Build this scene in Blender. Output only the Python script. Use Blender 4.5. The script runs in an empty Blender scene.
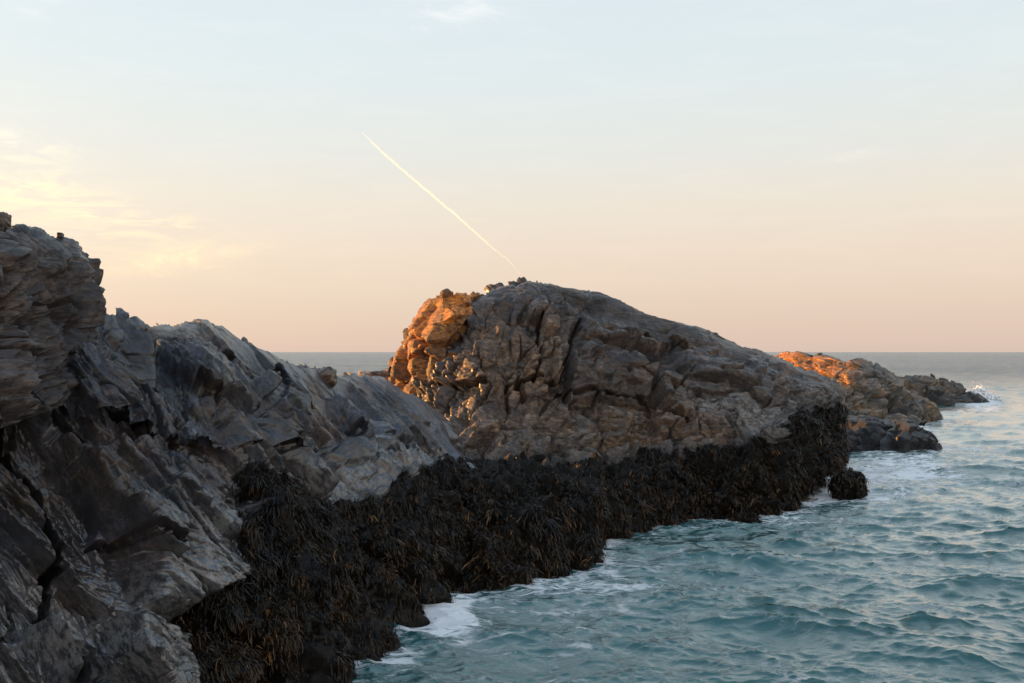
import bpy, bmesh, math, random
import numpy as np
from mathutils import Vector

random.seed(7)
RNG = np.random.default_rng(11)
C = bpy.context.scene
COL = C.collection
F32 = np.float32

# ------------------------------------------------------------------ camera
H = 5.0            # eye height above the water (m)
FPX = 1005.0       # focal length in pixels of a 1024 px wide picture
HOR = 352.0        # picture row of the horizon
cam_d = bpy.data.cameras.new('camera')
cam = bpy.data.objects.new('camera', cam_d)
COL.objects.link(cam)
cam.location = (0, 0, H)
cam.rotation_euler = (math.radians(90), 0, 0)
cam_d.sensor_width = 36
cam_d.lens = 36 * FPX / 1024
cam_d.shift_y = (HOR - 341.5) / 1024
cam_d.clip_start = 0.05
cam_d.clip_end = 90000
C.camera = cam

SUN_AZ = -70.0     # degrees, measured from the view direction towards the right
SUN_EL = 4.5
EXPO = 1.2         # exposed for the shaded rocks

# ------------------------------------------------------------------ noise (numpy)
def h32(ix, iy, iz, s):
    with np.errstate(over='ignore'):
        h = (ix.astype(np.uint32) * np.uint32(0x8da6b343)) ^ (iy.astype(np.uint32) * np.uint32(0xd8163841)) \
            ^ (iz.astype(np.uint32) * np.uint32(0xcb1ab31f)) ^ np.uint32((s * 0x9e3779b1) & 0xffffffff)
        h ^= h >> np.uint32(16); h *= np.uint32(0x7feb352d)
        h ^= h >> np.uint32(15); h *= np.uint32(0x846ca68b)
        h ^= h >> np.uint32(16)
    return h

def perlin(p, s=0):
    pi = np.floor(p).astype(np.int64)
    f = (p - pi).astype(F32)
    u = f * f * f * (f * (f * 6 - 15) + 10)
    r = np.zeros(len(p), F32)
    for c in range(8):
        dx, dy, dz = c & 1, (c >> 1) & 1, c >> 2
        h = h32(pi[:, 0] + dx, pi[:, 1] + dy, pi[:, 2] + dz, s)
        gx = (h & np.uint32(1023)).astype(F32) / 511.5 - 1
        gy = ((h >> np.uint32(10)) & np.uint32(1023)).astype(F32) / 511.5 - 1
        gz = ((h >> np.uint32(20)) & np.uint32(1023)).astype(F32) / 511.5 - 1
        w = (u[:, 0] if dx else 1 - u[:, 0]) * (u[:, 1] if dy else 1 - u[:, 1]) * (u[:, 2] if dz else 1 - u[:, 2])
        r += w * (gx * (f[:, 0] - dx) + gy * (f[:, 1] - dy) + gz * (f[:, 2] - dz))
    return r

def fbm(p, oct=4, s=0, gain=.5, ridged=False):
    a, r, t = 1.0, 0, 0
    for o in range(oct):
        n = perlin(p * (2.03 ** o) + 17.3 * o, s + o)
        if ridged: n = 0.5 - np.abs(n) * 2
        r = r + a * n; t += a; a *= gain
    return r / t

def voronoi(p, s=0):
    """F1, F2, two cell hashes, offset from the nearest cell centre"""
    n = len(p)
    pi = np.floor(p).astype(np.int64)
    f = (p - pi).astype(F32)
    d1 = np.full(n, 9e9, F32); d2 = np.full(n, 9e9, F32)
    i1 = np.zeros(n, np.uint32); i2 = np.zeros(n, np.uint32)
    off = np.zeros((n, 3), F32)
    off2 = np.zeros((n, 3), F32)
    for dx in (-1, 0, 1):
        for dy in (-1, 0, 1):
            for dz in (-1, 0, 1):
                h = h32(pi[:, 0] + dx, pi[:, 1] + dy, pi[:, 2] + dz, s)
                ox = dx + (h & np.uint32(1023)).astype(F32) / 1023 - f[:, 0]
                oy = dy + ((h >> np.uint32(10)) & np.uint32(1023)).astype(F32) / 1023 - f[:, 1]
                oz = dz + ((h >> np.uint32(20)) & np.uint32(1023)).astype(F32) / 1023 - f[:, 2]
                d = ox * ox + oy * oy + oz * oz
                o = np.stack([-ox, -oy, -oz], 1)
                m1 = d < d1
                m2 = (~m1) & (d < d2)
                d2 = np.where(m1, d1, np.where(m2, d, d2))
                i2 = np.where(m1, i1, np.where(m2, h, i2))
                off2 = np.where(m1[:, None], off, np.where(m2[:, None], o, off2))
                d1 = np.where(m1, d, d1); i1 = np.where(m1, h, i1)
                off = np.where(m1[:, None], o, off)
    return np.sqrt(d1), np.sqrt(d2), i1, i2, off, off2

def rnd(i, k):
    z = np.zeros_like(i)
    return h32(i.astype(np.int64), z.astype(np.int64) + k, z.astype(np.int64), 77 + k).astype(F32) / 4294967295.0

def sstep(a, b, x):
    t = np.clip((x - a) / (b - a), 0, 1)
    return t * t * (3 - 2 * t)

def frame(a, n):
    """rows: long axis a, cross axis, layer normal n"""
    n = np.array(n, float); n /= np.linalg.norm(n)
    a = np.array(a, float); a -= n * a.dot(n); a /= np.linalg.norm(a)
    return np.stack([a, np.cross(n, a), n]).astype(F32)

def blocks(p, B, s):
    """broken-rock relief: tilted facets per joint block, steps and open cracks between blocks"""
    R, size, amp, tilt, crack, w = B['R'], np.array(B['size'], F32), B['amp'], B['tilt'], B['crack'], B.get('w', .18)
    q = (p @ R.T) / size
    q = q + B.get('warp', .13) * np.stack([perlin(q * .9 + 3.1, s + 40), perlin(q * .9 + 9.7, s + 41), perlin(q * .9 + 5.3, s + 42)], 1) * 2
    f1, f2, i1, i2, o1, o2 = voronoi(q, s)
    def val(i, o):
        return (rnd(i, 1) - .5) * 2 * amp + tilt * ((rnd(i, 2) - .5) * o[:, 0] + (rnd(i, 3) - .5) * o[:, 1] + (rnd(i, 4) - .5) * o[:, 2]) * 2
    a, b = val(i1, o1), val(i2, o2)
    e = f2 - f1
    t = sstep(0, w, e)
    d = (a + b) * .5 * (1 - t) + a * t
    m = sstep(-.05, .25, perlin(p * (1.1 / size.max()) + 31.7, s + 50)) if crack else 0
    d = d - crack * (1 - sstep(0, w * 1.1, e)) * (.35 + .65 * m)
    return d, rnd(i1, 9)

def facets(p, N, B, s):
    """joint blocks cut to flat faces that share a few orientations (bedding and joint sets), with steps and open cracks"""
    R, size = B['R'], np.array(B['size'], F32)
    amp, k = B['amp'], B.get('k', 1.0)
    nset = B.get('n') or [(R[2], .62), (R[1], .22), (R[0], .16)]
    dirs = np.array([np.array(v) / np.linalg.norm(v) for v, _ in nset], F32)
    cum = np.cumsum([w for _, w in nset])
    q = (p @ R.T) / size
    wq = np.stack([perlin(q * .7 + 3.1, s + 40), perlin(q * .7 + 9.7, s + 41), perlin(q * .7 + 5.3, s + 42)], 1)
    q = q + B.get('warp', .12) * 2 * wq
    f1, f2, i1, i2, o1, o2 = voronoi(q, s)
    def val(i, o):
        kk = np.minimum(np.searchsorted(cum, rnd(i, 1) * cum[-1]), len(dirs) - 1)
        n = dirs[kk] + B.get('tilt', .16) * 2 * np.stack([rnd(i, 2) - .5, rnd(i, 3) - .5, rnd(i, 4) - .5], 1)
        n /= np.linalg.norm(n, axis=1, keepdims=True)
        dn = np.sum(n * N, 1)
        n = np.where((dn < 0)[:, None], -n, n)
        v = (-o * size) @ R
        d = np.sum(v * n, 1) / np.maximum(np.abs(dn), .4)
        return amp * np.tanh(k * d / amp)
    a, b = val(i1, o1), val(i2, o2)
    e = f2 - f1
    w = B.get('w', .06)
    t = sstep(0, w, e)
    d = (a + b) * .5 * (1 - t) + a * t
    m = sstep(-.15, .2, perlin(p * (.9 / size.max()) + 31.7, s + 50))
    d = d - B['crack'] * (1 - sstep(0, w * 1.3, e)) * (.12 + .88 * m)
    return d, rnd(i1, 9)

# ------------------------------------------------------------------ picture helpers
def ray(x, y, d):
    return np.array([(x - 512) / FPX * d, d, H - (y - HOR) / FPX * d])

def pchip(xk, yk, x):
    xk = np.asarray(xk, float); yk = np.asarray(yk, float)
    hh = np.diff(xk); dl = np.diff(yk) / hh
    m = np.zeros_like(yk)
    if len(xk) > 2:
        a, b = dl[:-1], dl[1:]
        w1 = 2 * hh[1:] + hh[:-1]; w2 = hh[1:] + 2 * hh[:-1]
        with np.errstate(divide='ignore', invalid='ignore'):
            mm = (w1 + w2) / (w1 / a + w2 / b)
        m[1:-1] = np.where(a * b > 0, mm, 0)
    m[0], m[-1] = dl[0], dl[-1]
    k = np.clip(np.searchsorted(xk, x) - 1, 0, len(xk) - 2)
    t = np.clip((x - xk[k]) / hh[k], 0, 1)
    h00 = 2 * t**3 - 3 * t**2 + 1; h10 = t**3 - 2 * t**2 + t
    h01 = -2 * t**3 + 3 * t**2; h11 = t**3 - t**2
    return h00 * yk[k] + h10 * hh[k] * m[k] + h01 * yk[k + 1] + h11 * hh[k] * m[k + 1]

def polydist(x, y, pts, closed=True):
    """signed (inside negative) distance to a polygon, or distance to a polyline"""
    pts = np.array(pts, float)
    n = len(pts)
    d = np.full(x.shape, 1e9); ins = np.zeros(x.shape, bool)
    for i in range(n if closed else n - 1):
        a, b = pts[i], pts[(i + 1) % n]
        ex, ey = b - a
        t = np.clip(((x - a[0]) * ex + (y - a[1]) * ey) / (ex * ex + ey * ey + 1e-9), 0, 1)
        d = np.minimum(d, np.hypot(x - a[0] - t * ex, y - a[1] - t * ey))
        if closed:
            c = (a[1] > y) != (b[1] > y)
            with np.errstate(divide='ignore', invalid='ignore'):
                xi = a[0] + (y - a[1]) / (b[1] - a[1] + 1e-12) * ex
            ins ^= c & (x < xi)
    return np.where(ins, -d, d) if closed else d

# ------------------------------------------------------------------ mesh helpers
def mesh_grid(name, P, mat, attrs=None, close_u=False):
    nu, nv = P.shape[:2]
    me = bpy.data.meshes.new(name)
    idx = np.arange(nu * nv).reshape(nu, nv)
    q = np.stack([idx[:-1, :-1], idx[1:, :-1], idx[1:, 1:], idx[:-1, 1:]], -1).reshape(-1, 4)
    return finish(me, name, P.reshape(-1, 3), q, mat, attrs)

def finish(me, name, V, Q, mat, attrs=None, smooth=True):
    k = Q.shape[1]
    me.vertices.add(len(V)); me.vertices.foreach_set('co', np.ascontiguousarray(V, F32).ravel())
    me.loops.add(Q.size); me.loops.foreach_set('vertex_index', np.ascontiguousarray(Q, np.int32).ravel())
    me.polygons.add(len(Q)); me.polygons.foreach_set('loop_start', np.arange(0, Q.size, k, dtype=np.int32))
    me.update(calc_edges=True)
    me.polygons.foreach_set('use_smooth', np.full(len(Q), smooth))
    for n, a in (attrs or {}).items():
        if a.ndim == 1:
            at = me.attributes.new(n, 'FLOAT', 'POINT'); at.data.foreach_set('value', a.astype(F32))
        else:
            at = me.attributes.new(n, 'FLOAT_COLOR', 'POINT'); at.data.foreach_set('color', np.ascontiguousarray(a, F32).ravel())
    me.materials.append(mat)
    o = bpy.data.objects.new(name, me)
    COL.objects.link(o)
    return o

def grid_normals(P):
    du = np.gradient(P, axis=0); dv = np.gradient(P, axis=1)
    n = np.cross(du, dv)
    return n / (np.linalg.norm(n, axis=2, keepdims=True) + 1e-9)

def tag(o, label, cat=None, group=None, kind=None):
    if label: o['label'] = label
    if cat: o['category'] = cat
    if group: o['group'] = group
    if kind: o['kind'] = kind
    return o

# ------------------------------------------------------------------ node helper
class NT:
    def __init__(s, nt): s.nt = nt; nt.nodes.clear()
    def n(s, t, **kw):
        nd = s.nt.nodes.new(t)
        for k, v in kw.items(): setattr(nd, k, v)
        return nd
    def l(s, a, b): s.nt.links.new(a, b)
    def put(s, sock, v):
        if hasattr(v, 'is_output'): s.l(v, sock)
        else: sock.default_value = v
    def math(s, op, a, b=None, c=None, clamp=False):
        nd = s.n('ShaderNodeMath', operation=op, use_clamp=clamp)
        for i, v in enumerate((a, b, c)):
            if v is not None: s.put(nd.inputs[i], v)
        return nd.outputs[0]
    def mix(s, f, a, b, blend='MIX'):
        nd = s.n('ShaderNodeMix', data_type='RGBA', blend_type=blend)
        s.put(nd.inputs[0], f)
        for sock, v in ((nd.inputs[6], a), (nd.inputs[7], b)):
            s.put(sock, v if hasattr(v, 'is_output') else (*v, 1)[:4])
        return nd.outputs[2]
    def ramp(s, f, stops, interp='LINEAR'):
        nd = s.n('ShaderNodeValToRGB'); cr = nd.color_ramp; cr.interpolation = interp
        while len(cr.elements) < len(stops): cr.elements.new(.5)
        for e, (p, c) in zip(cr.elements, stops):
            e.position = p
            e.color = (c, c, c, 1) if isinstance(c, (int, float)) else (*c, 1)[:4]
        s.l(f, nd.inputs[0]); return nd.outputs[0]
    def remap(s, v, a, b, c=0.0, d=1.0, smooth=True):
        nd = s.n('ShaderNodeMapRange', interpolation_type='SMOOTHSTEP' if smooth else 'LINEAR')
        s.put(nd.inputs[0], v)
        for i, x in enumerate((a, b, c, d)): s.put(nd.inputs[i + 1], x)
        return nd.outputs[0]
    def noise(s, vec, scale, detail=5, rough=.55, dist=0, ntype='FBM'):
        nd = s.n('ShaderNodeTexNoise', noise_type=ntype)
        s.put(nd.inputs['Vector'], vec)
        nd.inputs['Scale'].default_value = scale; nd.inputs['Detail'].default_value = detail
        nd.inputs['Roughness'].default_value = rough; nd.inputs['Distortion'].default_value = dist
        return nd.outputs[0]
    def attr(s, name, col=False):
        nd = s.n('ShaderNodeAttribute', attribute_name=name)
        return nd.outputs['Color'] if col else nd.outputs['Fac']
    def mapping(s, vec, loc=(0, 0, 0), rot=(0, 0, 0), scale=(1, 1, 1)):
        nd = s.n('ShaderNodeMapping')
        s.l(vec, nd.inputs[0])
        nd.inputs[1].default_value = loc; nd.inputs[2].default_value = rot; nd.inputs[3].default_value = scale
        return nd.outputs[0]

def new_mat(name):
    m = bpy.data.materials.new(name); m.use_nodes = True
    return m, NT(m.node_tree)

# ------------------------------------------------------------------ materials
def rock_material(name, R, lo, mid, hi, tan, sc=1.0, rough=.36, wet=.15, cior=1.5, hiwet=1.0):
    """layered rock; R rows = long axis, cross axis and normal of its foliation"""
    m, t = new_mat(name)
    out = t.n('ShaderNodeOutputMaterial'); b = t.n('ShaderNodeBsdfPrincipled')
    t.l(b.outputs[0], out.inputs[0])
    pos = t.n('ShaderNodeNewGeometry').outputs['Position']
    sx = t.n('ShaderNodeSeparateXYZ'); t.l(pos, sx.inputs[0]); sepz = sx.outputs[2]
    cx = t.n('ShaderNodeCombineXYZ')
    for i, k in enumerate((.62, 1.0, 1.6)):                      # position in foliation axes, stretched along the grain
        dt = t.n('ShaderNodeVectorMath', operation='DOT_PRODUCT'); t.l(pos, dt.inputs[0]); dt.inputs[1].default_value = tuple(float(v) * k / sc for v in R[i])
        t.l(dt.outputs['Value'], cx.inputs[i])
    st = cx.outputs[0]
    n1 = t.noise(pos, .6 / sc, 6, .6)
    n2 = t.noise(st, 1.7, 8, .68, .15)
    n3 = t.noise(st, 7.0, 7, .72)
    n4 = t.noise(pos, 30 / sc, 6, .8)
    vs_ = t.n('ShaderNodeTexVoronoi'); t.l(st, vs_.inputs['Vector']); vs_.inputs['Scale'].default_value = 11; vs_.inputs['Randomness'].default_value = 1
    sv = t.n('ShaderNodeSeparateColor'); t.l(vs_.outputs['Color'], sv.inputs[0])
    tone = t.attr('tone'); warm = t.attr('warm'); pale = t.attr('pale'); weed = t.attr('weed'); damp = t.attr('damp')
    col = t.mix(t.remap(n2, .38, .64), lo, mid)
    col = t.mix(t.math('MULTIPLY', t.remap(n1, .44, .64), .85), col, hi)
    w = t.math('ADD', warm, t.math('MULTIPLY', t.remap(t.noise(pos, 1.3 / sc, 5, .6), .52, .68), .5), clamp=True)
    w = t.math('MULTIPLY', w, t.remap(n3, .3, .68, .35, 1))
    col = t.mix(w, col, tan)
    v = t.math('ADD', .22, t.math('MULTIPLY', tone, 1.4))
    v = t.math('MULTIPLY', v, t.remap(n3, .28, .72, .25, 1.8, False))
    v = t.math('MULTIPLY', v, t.remap(n4, .28, .72, .5, 1.5, False))
    v = t.math('MULTIPLY', v, t.remap(sv.outputs[0], 0, 1, .70, 1.30, False))
    hs = t.n('ShaderNodeHueSaturation')
    t.l(col, hs.inputs['Color']); t.l(v, hs.inputs['Value'])
    col = hs.outputs[0]
    vn = t.math('ABSOLUTE', t.math('SUBTRACT', t.noise(st, 1.6, 4, .6, .8), .5))
    vein = t.math('MULTIPLY', t.remap(vn, 0, .010, 1, 0), t.remap(n1, .5, .62))
    col = t.mix(t.math('MULTIPLY', vein, .45), col, (.34, .31, .27))
    dn = t.math('ABSOLUTE', t.math('SUBTRACT', t.noise(t.mapping(st, loc=(7, 3, 1)), 1.1, 6, .62, .6), .5))
    dark = t.math('MAXIMUM', t.math('MULTIPLY', t.remap(dn, .004, .022, 1, 0), t.remap(n1, .62, .46)), t.math('MULTIPLY', t.remap(n2, .47, .36), .8))
    col = t.mix(t.math('MULTIPLY', dark, .85), col, (.012, .011, .011))   # crack shade painted in as dark lines and blotches
    pn = t.math('MULTIPLY', pale, t.remap(n3, .42, .56))        # barnacle crust
    pn = t.math('MULTIPLY', pn, t.remap(n4, .3, .55, .4, 1))
    col = t.mix(t.math('MULTIPLY', pn, .85), col, (.37, .37, .36))
    wn = t.remap(t.math('ADD', weed, t.math('MULTIPLY', t.math('SUBTRACT', t.noise(pos, 5, 5, .65), .5), .9)), .38, .55)
    stain = t.remap(t.math('ADD', t.math('MAXIMUM', weed, damp), t.math('MULTIPLY', t.math('SUBTRACT', n2, .5), 1.6)), .15, .6)
    col = t.mix(t.math('MULTIPLY', stain, .85), col, (.020, .016, .012))   # damp stain round it
    col = t.mix(wn, col, (.012, .0085, .0055))                   # algae film under the weed
    t.l(col, b.inputs['Base Color'])
    r = t.remap(t.math('ADD', n2, t.math('MULTIPLY', n4, .5)), .5, .95, rough, rough + .28)
    t.l(t.math('ADD', r, t.math('MULTIPLY', pn, .2)), b.inputs['Roughness'])
    t.l(t.remap(wn, 0, 1, .5, .15), b.inputs['Specular IOR Level'])
    b.inputs['Coat Roughness'].default_value = .24; b.inputs['Coat IOR'].default_value = cior; t.l(t.remap(n4, .3, .7, .10, .30), b.inputs['Coat Roughness'])
    t.l(t.math('MULTIPLY', t.math('MULTIPLY', t.remap(t.noise(st, .55, 5, .65), .34, .50), t.math('MULTIPLY', t.remap(t.math('ADD', sepz, t.math('MULTIPLY', n1, 2)), 2.6, 5.0, 1, hiwet), wet)), t.remap(wn, 0, 1, 1, .12)), b.inputs['Coat Weight'])
    hgt = t.math('ADD', t.math('MULTIPLY', n3, .8), t.math('MULTIPLY', n4, 1.0))
    hgt = t.math('ADD', hgt, t.math('MULTIPLY', sv.outputs[1], .12))
    hgt = t.math('ADD', hgt, t.math('MULTIPLY', t.noise(st, 5.5, 5, .65, .1, 'RIDGED_MULTIFRACTAL'), .07))
    hgt = t.math('ADD', hgt, t.math('MULTIPLY', n2, .6))
    bp = t.n('ShaderNodeBump'); bp.inputs['Strength'].default_value = 1.0; bp.inputs['Distance'].default_value = .095 * sc
    t.l(hgt, bp.inputs['Height']); t.l(bp.outputs[0], b.inputs['Normal'])
    return m

FOL = frame((.35, .56, -.75), (.78, .24, .57))            # foreground foliation: slabs running down to the right
COLM = frame((.30, .10, 1.0), (.75, -.65, -.12))          # leaning columns of the middle rock
FLANK = frame((.83, .40, -.36), (.25, -.38, .88))         # layers of its right flank
HORZ = frame((1, .15, -.10), (.08, -.12, 1))

M_FORE = rock_material('slate_rock', FOL, (.018, .020, .029), (.064, .080, .116), (.088, .062, .060), (.20, .13, .07), 1.0, .30, 1.0, 1.8, .35)
M_MID = rock_material('brown_rock', FLANK, (.026, .018, .015), (.135, .090, .064), (.074, .057, .052), (.34, .200, .105), 1.0, .38, .45)
M_CLIFF = rock_material('cliff_rock', HORZ, (.026, .020, .019), (.092, .070, .061), (.064, .053, .051), (.20, .135, .08), .6, .36, .4)
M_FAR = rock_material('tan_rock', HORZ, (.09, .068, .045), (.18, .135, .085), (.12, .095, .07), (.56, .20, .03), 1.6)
M_DARK = rock_material('wet_dark_rock', FLANK, (.008, .008, .010), (.022, .021, .024), (.018, .016, .016), (.032, .026, .018), 1.3)
M_SPIT = rock_material('brown_wet_rock', HORZ, (.022, .016, .012), (.062, .046, .032), (.045, .036, .027), (.15, .095, .05), 1.5)
M_LIT = rock_material('sunlit_orange_rock', HORZ, (.20, .085, .022), (.36, .15, .034), (.30, .12, .03), (.64, .21, .02), 1.0)  # orange of the low sun is mixed into these rock colours

def weed_material():
    m, t = new_mat('wet_seaweed')
    out = t.n('ShaderNodeOutputMaterial'); b = t.n('ShaderNodeBsdfPrincipled')
    t.l(b.outputs[0], out.inputs[0])
    t.l(t.attr('tint', True), b.inputs['Base Color'])
    b.inputs['Roughness'].default_value = .28
    b.inputs['Specular IOR Level'].default_value = .26
    return m
M_WEED = weed_material()

# ------------------------------------------------------------------ rock builder
SURF = {}

def relief(P, spec, s, N=None, soft=None):
    """displacement and block tone for points P"""
    d = np.zeros(len(P), F32); tone = np.zeros(len(P), F32); tw = 0
    for i, B in enumerate(spec):
        if 'fbm' in B:
            q = P @ B['R'].T if 'R' in B else P
            d += B['fbm'] * fbm(q / np.array(B['size'], F32), B.get('oct', 4), s + 60 + i, B.get('gain', .5), B.get('ridged', False)) * (B['mask'](P) if 'mask' in B else 1)
        elif 'strata' in B:
            q = P @ B['R'][2] / B['strata'] + .9 * fbm(P / 1.4, 3, s + 80 + i)
            k = np.floor(q); fr = q - k
            rr = rnd((k.astype(np.int64) & 0xffff).astype(np.uint32), 5)
            st = B['amp'] * ((rr - .5) + (fr - .5) * .8) * sstep(-.25, .2, fbm(P / 1.9 + 7, 2, s + 90 + i)) * (B['mask'](P) if 'mask' in B else 1)
            d += st if soft is None else st * (1 - soft)
        else:
            dd, tn = facets(P, N, B, s + 7 * i) if N is not None and B.get('flat', True) else blocks(P, dict(tilt=.1, **B) if 'tilt' not in B else B, s + 7 * i)
            if soft is not None: dd = dd * (1 - soft)
            wgt = B['mask'](P) if 'mask' in B else 1
            d += dd * wgt
            tone += tn * B.get('tw', 1) * wgt; tw = tw + B.get('tw', 1) * wgt
    return d, (tone / np.maximum(tw, 1e-3) if not np.isscalar(tw) or tw else tone + .5)

def loft(name, cols, crest, thick, mat, spec, seed, ppu=1.1, segs=None, masks=None, grooves=(), crest_keep=.72, crest_w=.45, back_n=36, zfloor=-1.2):
    """rock mass from measured profiles: cols = [(column, [(row, distance) bottom..crest])]; thick = [(column, metres to the back)]"""
    xs = [c[0] for c in cols]; K = len(cols[0][1])
    g = np.linspace(xs[0], xs[-1], 4000)             # columns: dense inside the picture, sparse beside it
    cum = np.cumsum(np.where((g > -30) & (g < 1054), 1.0, .22)) * (g[1] - g[0]) * ppu
    nu = int(cum[-1] - cum[0]) + 2
    u = np.interp(np.linspace(cum[0], cum[-1], nu), cum, g)
    D = np.stack([pchip(xs, [c[1][k][1] for c in cols], u) for k in range(K)], 1)
    Y = np.stack([pchip(xs, [c[1][k][0] for c in cols], u) for k in range(K)], 1)
    if crest is not None:
        cx, cy = zip(*crest)
        yc = np.interp(u, cx, cy)
        old = Y[:, -1].copy()
        for k in range(1, K):                     # bend the upper rows towards the traced crest
            f = (k / (K - 1)) ** 3
            Y[:, k] += (yc - old) * f
    Z = H - (Y - HOR) / FPX * D
    th = np.interp(u, [a for a, _ in thick], [b for _, b in thick])
    zc, dc = Z[:, -1], D[:, -1]
    zb = np.minimum(zc - .05, zfloor)
    backD = np.stack([dc + .3 * th, dc + .75 * th, dc + th], 1)
    backZ = np.stack([zc - .12 * np.minimum(th, zc - zb), zc - .5 * (zc - zb), zb], 1)
    bth = np.clip(th / 1.0, .02, 1)[:, None]
    backZ = zc[:, None] + (backZ - zc[:, None]) * bth
    CD = np.concatenate([D, backD], 1); CZ = np.concatenate([Z, backZ], 1)
    # rows per segment from the longest picture length
    if segs is None:
        segs = [max(3, int(np.max(np.abs(np.diff(Y[:, k:k + 2], axis=1))) * ppu)) for k in range(K - 1)]
    segs = list(segs) + [max(8, back_n // 2), back_n // 2, 6]
    tt = np.concatenate([np.linspace(i, i + 1, n, endpoint=False) for i, n in enumerate(segs)] + [[len(segs)]])
    # smooth interpolation along the profile (Catmull-Rom, limited)
    k = np.clip(np.floor(tt).astype(int), 0, len(segs) - 1); t = (tt - k)[None, :]
    def cr(A):
        n = A.shape[1]
        a = A[:, np.maximum(k - 1, 0)]; b = A[:, k]; c = A[:, np.minimum(k + 1, n - 1)]; e = A[:, np.minimum(k + 2, n - 1)]
        full = .5 * (2 * b + (c - a) * t + (2 * a - 5 * b + 4 * c - e) * t**2 + (3 * b - a - 3 * c + e) * t**3)
        lin = b + (c - b) * t
        return .6 * full + .4 * lin
    d = cr(CD); z = cr(CZ)
    P = np.stack([(u[:, None] - 512) / FPX * d, d, z], -1)
    N = grid_normals(P)
    kc = K - 1
    front = tt[None, :] <= kc + .02
    if N[nu // 2, len(tt) // 3, 1] > 0: N = -N
    bx = np.broadcast_to(u[:, None], d.shape); by = HOR + (H - z) / d * FPX
    fl = P.reshape(-1, 3).astype(F32)
    nz = fbm(fl * .9, 4, seed + 9).reshape(d.shape)
    nz2 = fbm(fl * 3.5, 3, seed + 19).reshape(d.shape)
    attrs = {}
    for nm in ('weed', 'pale', 'warm', 'damp'):
        a = np.zeros(d.shape)
        for pts, soft, val in (masks or {}).get(nm, ()):
            sd = polydist(bx + 14 * nz2, by + 16 * nz + 10 * nz2, pts)
            a = np.maximum(a, val * (1 - sstep(-soft, soft, sd)) * front)
        attrs[nm] = a.ravel()
    disp, tone = relief(fl, spec, seed, N.reshape(-1, 3).astype(F32), .55 * attrs['weed'] * (attrs['weed'] > .3))
    disp += sstep(.2, .9, attrs['weed']) * (.85 * fbm(fl * np.array([.95, .95, .4], F32), 3, seed + 31) + .34 * fbm(fl * np.array([2.6, 2.6, .9], F32), 2, seed + 37, ridged=True))
    attrs['tone'] = tone
    disp = disp.reshape(d.shape)
    keep = 1 - crest_keep * np.exp(-((tt - kc) / crest_w) ** 2)[None, :]
    endw = np.minimum(sstep(0, 14, u - u[0]), sstep(0, 14, u[-1] - u))[:, None] * .75 + .25
    disp = disp * keep * endw
    push = np.zeros(d.shape)
    for pts, width, depth in grooves:
        gx = bx + 5 * fbm(fl * 2.5, 4, seed + 5, .6).reshape(d.shape); gy = by
        dist = polydist(gx, gy, pts, False)
        push = push + np.where(front, depth * (1 - sstep(width * .3, width, dist)), 0)
    rd = P - np.array([0, 0, H]); rd /= np.linalg.norm(rd, axis=2, keepdims=True)
    P2 = P + N * disp[..., None] + (.8 * rd - .5 * N) * push[..., None]
    o = mesh_grid(name, P2, mat, attrs)
    SURF[name] = dict(P=P2, N=grid_normals(P2) * (1 if grid_normals(P2)[nu // 2, len(tt) // 3, 1] < 0 else -1), weed=attrs['weed'].reshape(d.shape), front=np.broadcast_to(front, d.shape), bx=bx, by=by, obj=o)
    return o

def lump(name, centre, radii, mat, spec, seed, sub=5, rotz=0.0, square=.0, warm=0.0, weed=0.0, flat=.0):
    """loose stone: a squared-off sphere with the same broken relief, origin at its base"""
    bm = bmesh.new(); bmesh.ops.create_icosphere(bm, subdivisions=sub, radius=1)
    V = np.array([v.co[:] for v in bm.verts]); Q = np.array([[v.index for v in f.verts] for f in bm.faces]); bm.free()
    n = V.copy()
    if square:
        mx = np.max(np.abs(V), axis=1, keepdims=True)
        V = V * (1 - square) + V / mx * square
    V = V * np.array(radii)
    c, s = math.cos(rotz), math.sin(rotz)
    Rz = np.array([[c, -s, 0], [s, c, 0], [0, 0, 1]])
    V = V @ Rz.T; n = n @ Rz.T
    W = (V + np.array(centre)).astype(F32)
    d, tone = relief(W, spec, seed)
    V = V + n * d[:, None]
    V[:, 2] += radii[2]
    me = bpy.data.meshes.new(name)
    z = np.zeros(len(V))
    o = finish(me, name, V, Q, mat, {'tone': tone, 'warm': z + warm, 'pale': z, 'weed': z + weed})
    o.location = (centre[0], centre[1], centre[2] - radii[2])
    return o, V + np.array(o.location), n

def fore_spec(k=1.0, a=1.0):
    ns = [(FOL[2], .50), ((.75, -.40, .53), .36), ((.25, -.90, .35), .14)]
    return [dict(fbm=.35 * k, size=3.2, oct=2),
            dict(R=FOL, n=ns, size=(4.0 * k, 1.9 * k, .9 * k), amp=.46 * k * a, k=.85, crack=.40 * k, w=.04, tilt=.14),
            dict(R=FOL, n=ns, size=(2.0 * k, .8 * k, .34 * k), amp=.16 * k * a, k=.65, crack=.16 * k, w=.05, tilt=.16, tw=.8),
            dict(R=FOL, n=ns, size=(.75 * k, .26 * k, .13 * k), amp=.055 * k, k=.5, crack=.035 * k, w=.08, tilt=.20, tw=.6),
            dict(R=FOL, n=ns, size=(.18 * k, .09 * k, .05 * k), amp=.020 * k, k=.5, crack=.010 * k, w=.13, tilt=.30, tw=.4),
            dict(fbm=.014 * k, size=(.7 * k, .2 * k, .1 * k), R=FOL, oct=4, gain=.6, ridged=True),
            dict(fbm=.025 * k, size=.2, oct=4, gain=.65)]

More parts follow.
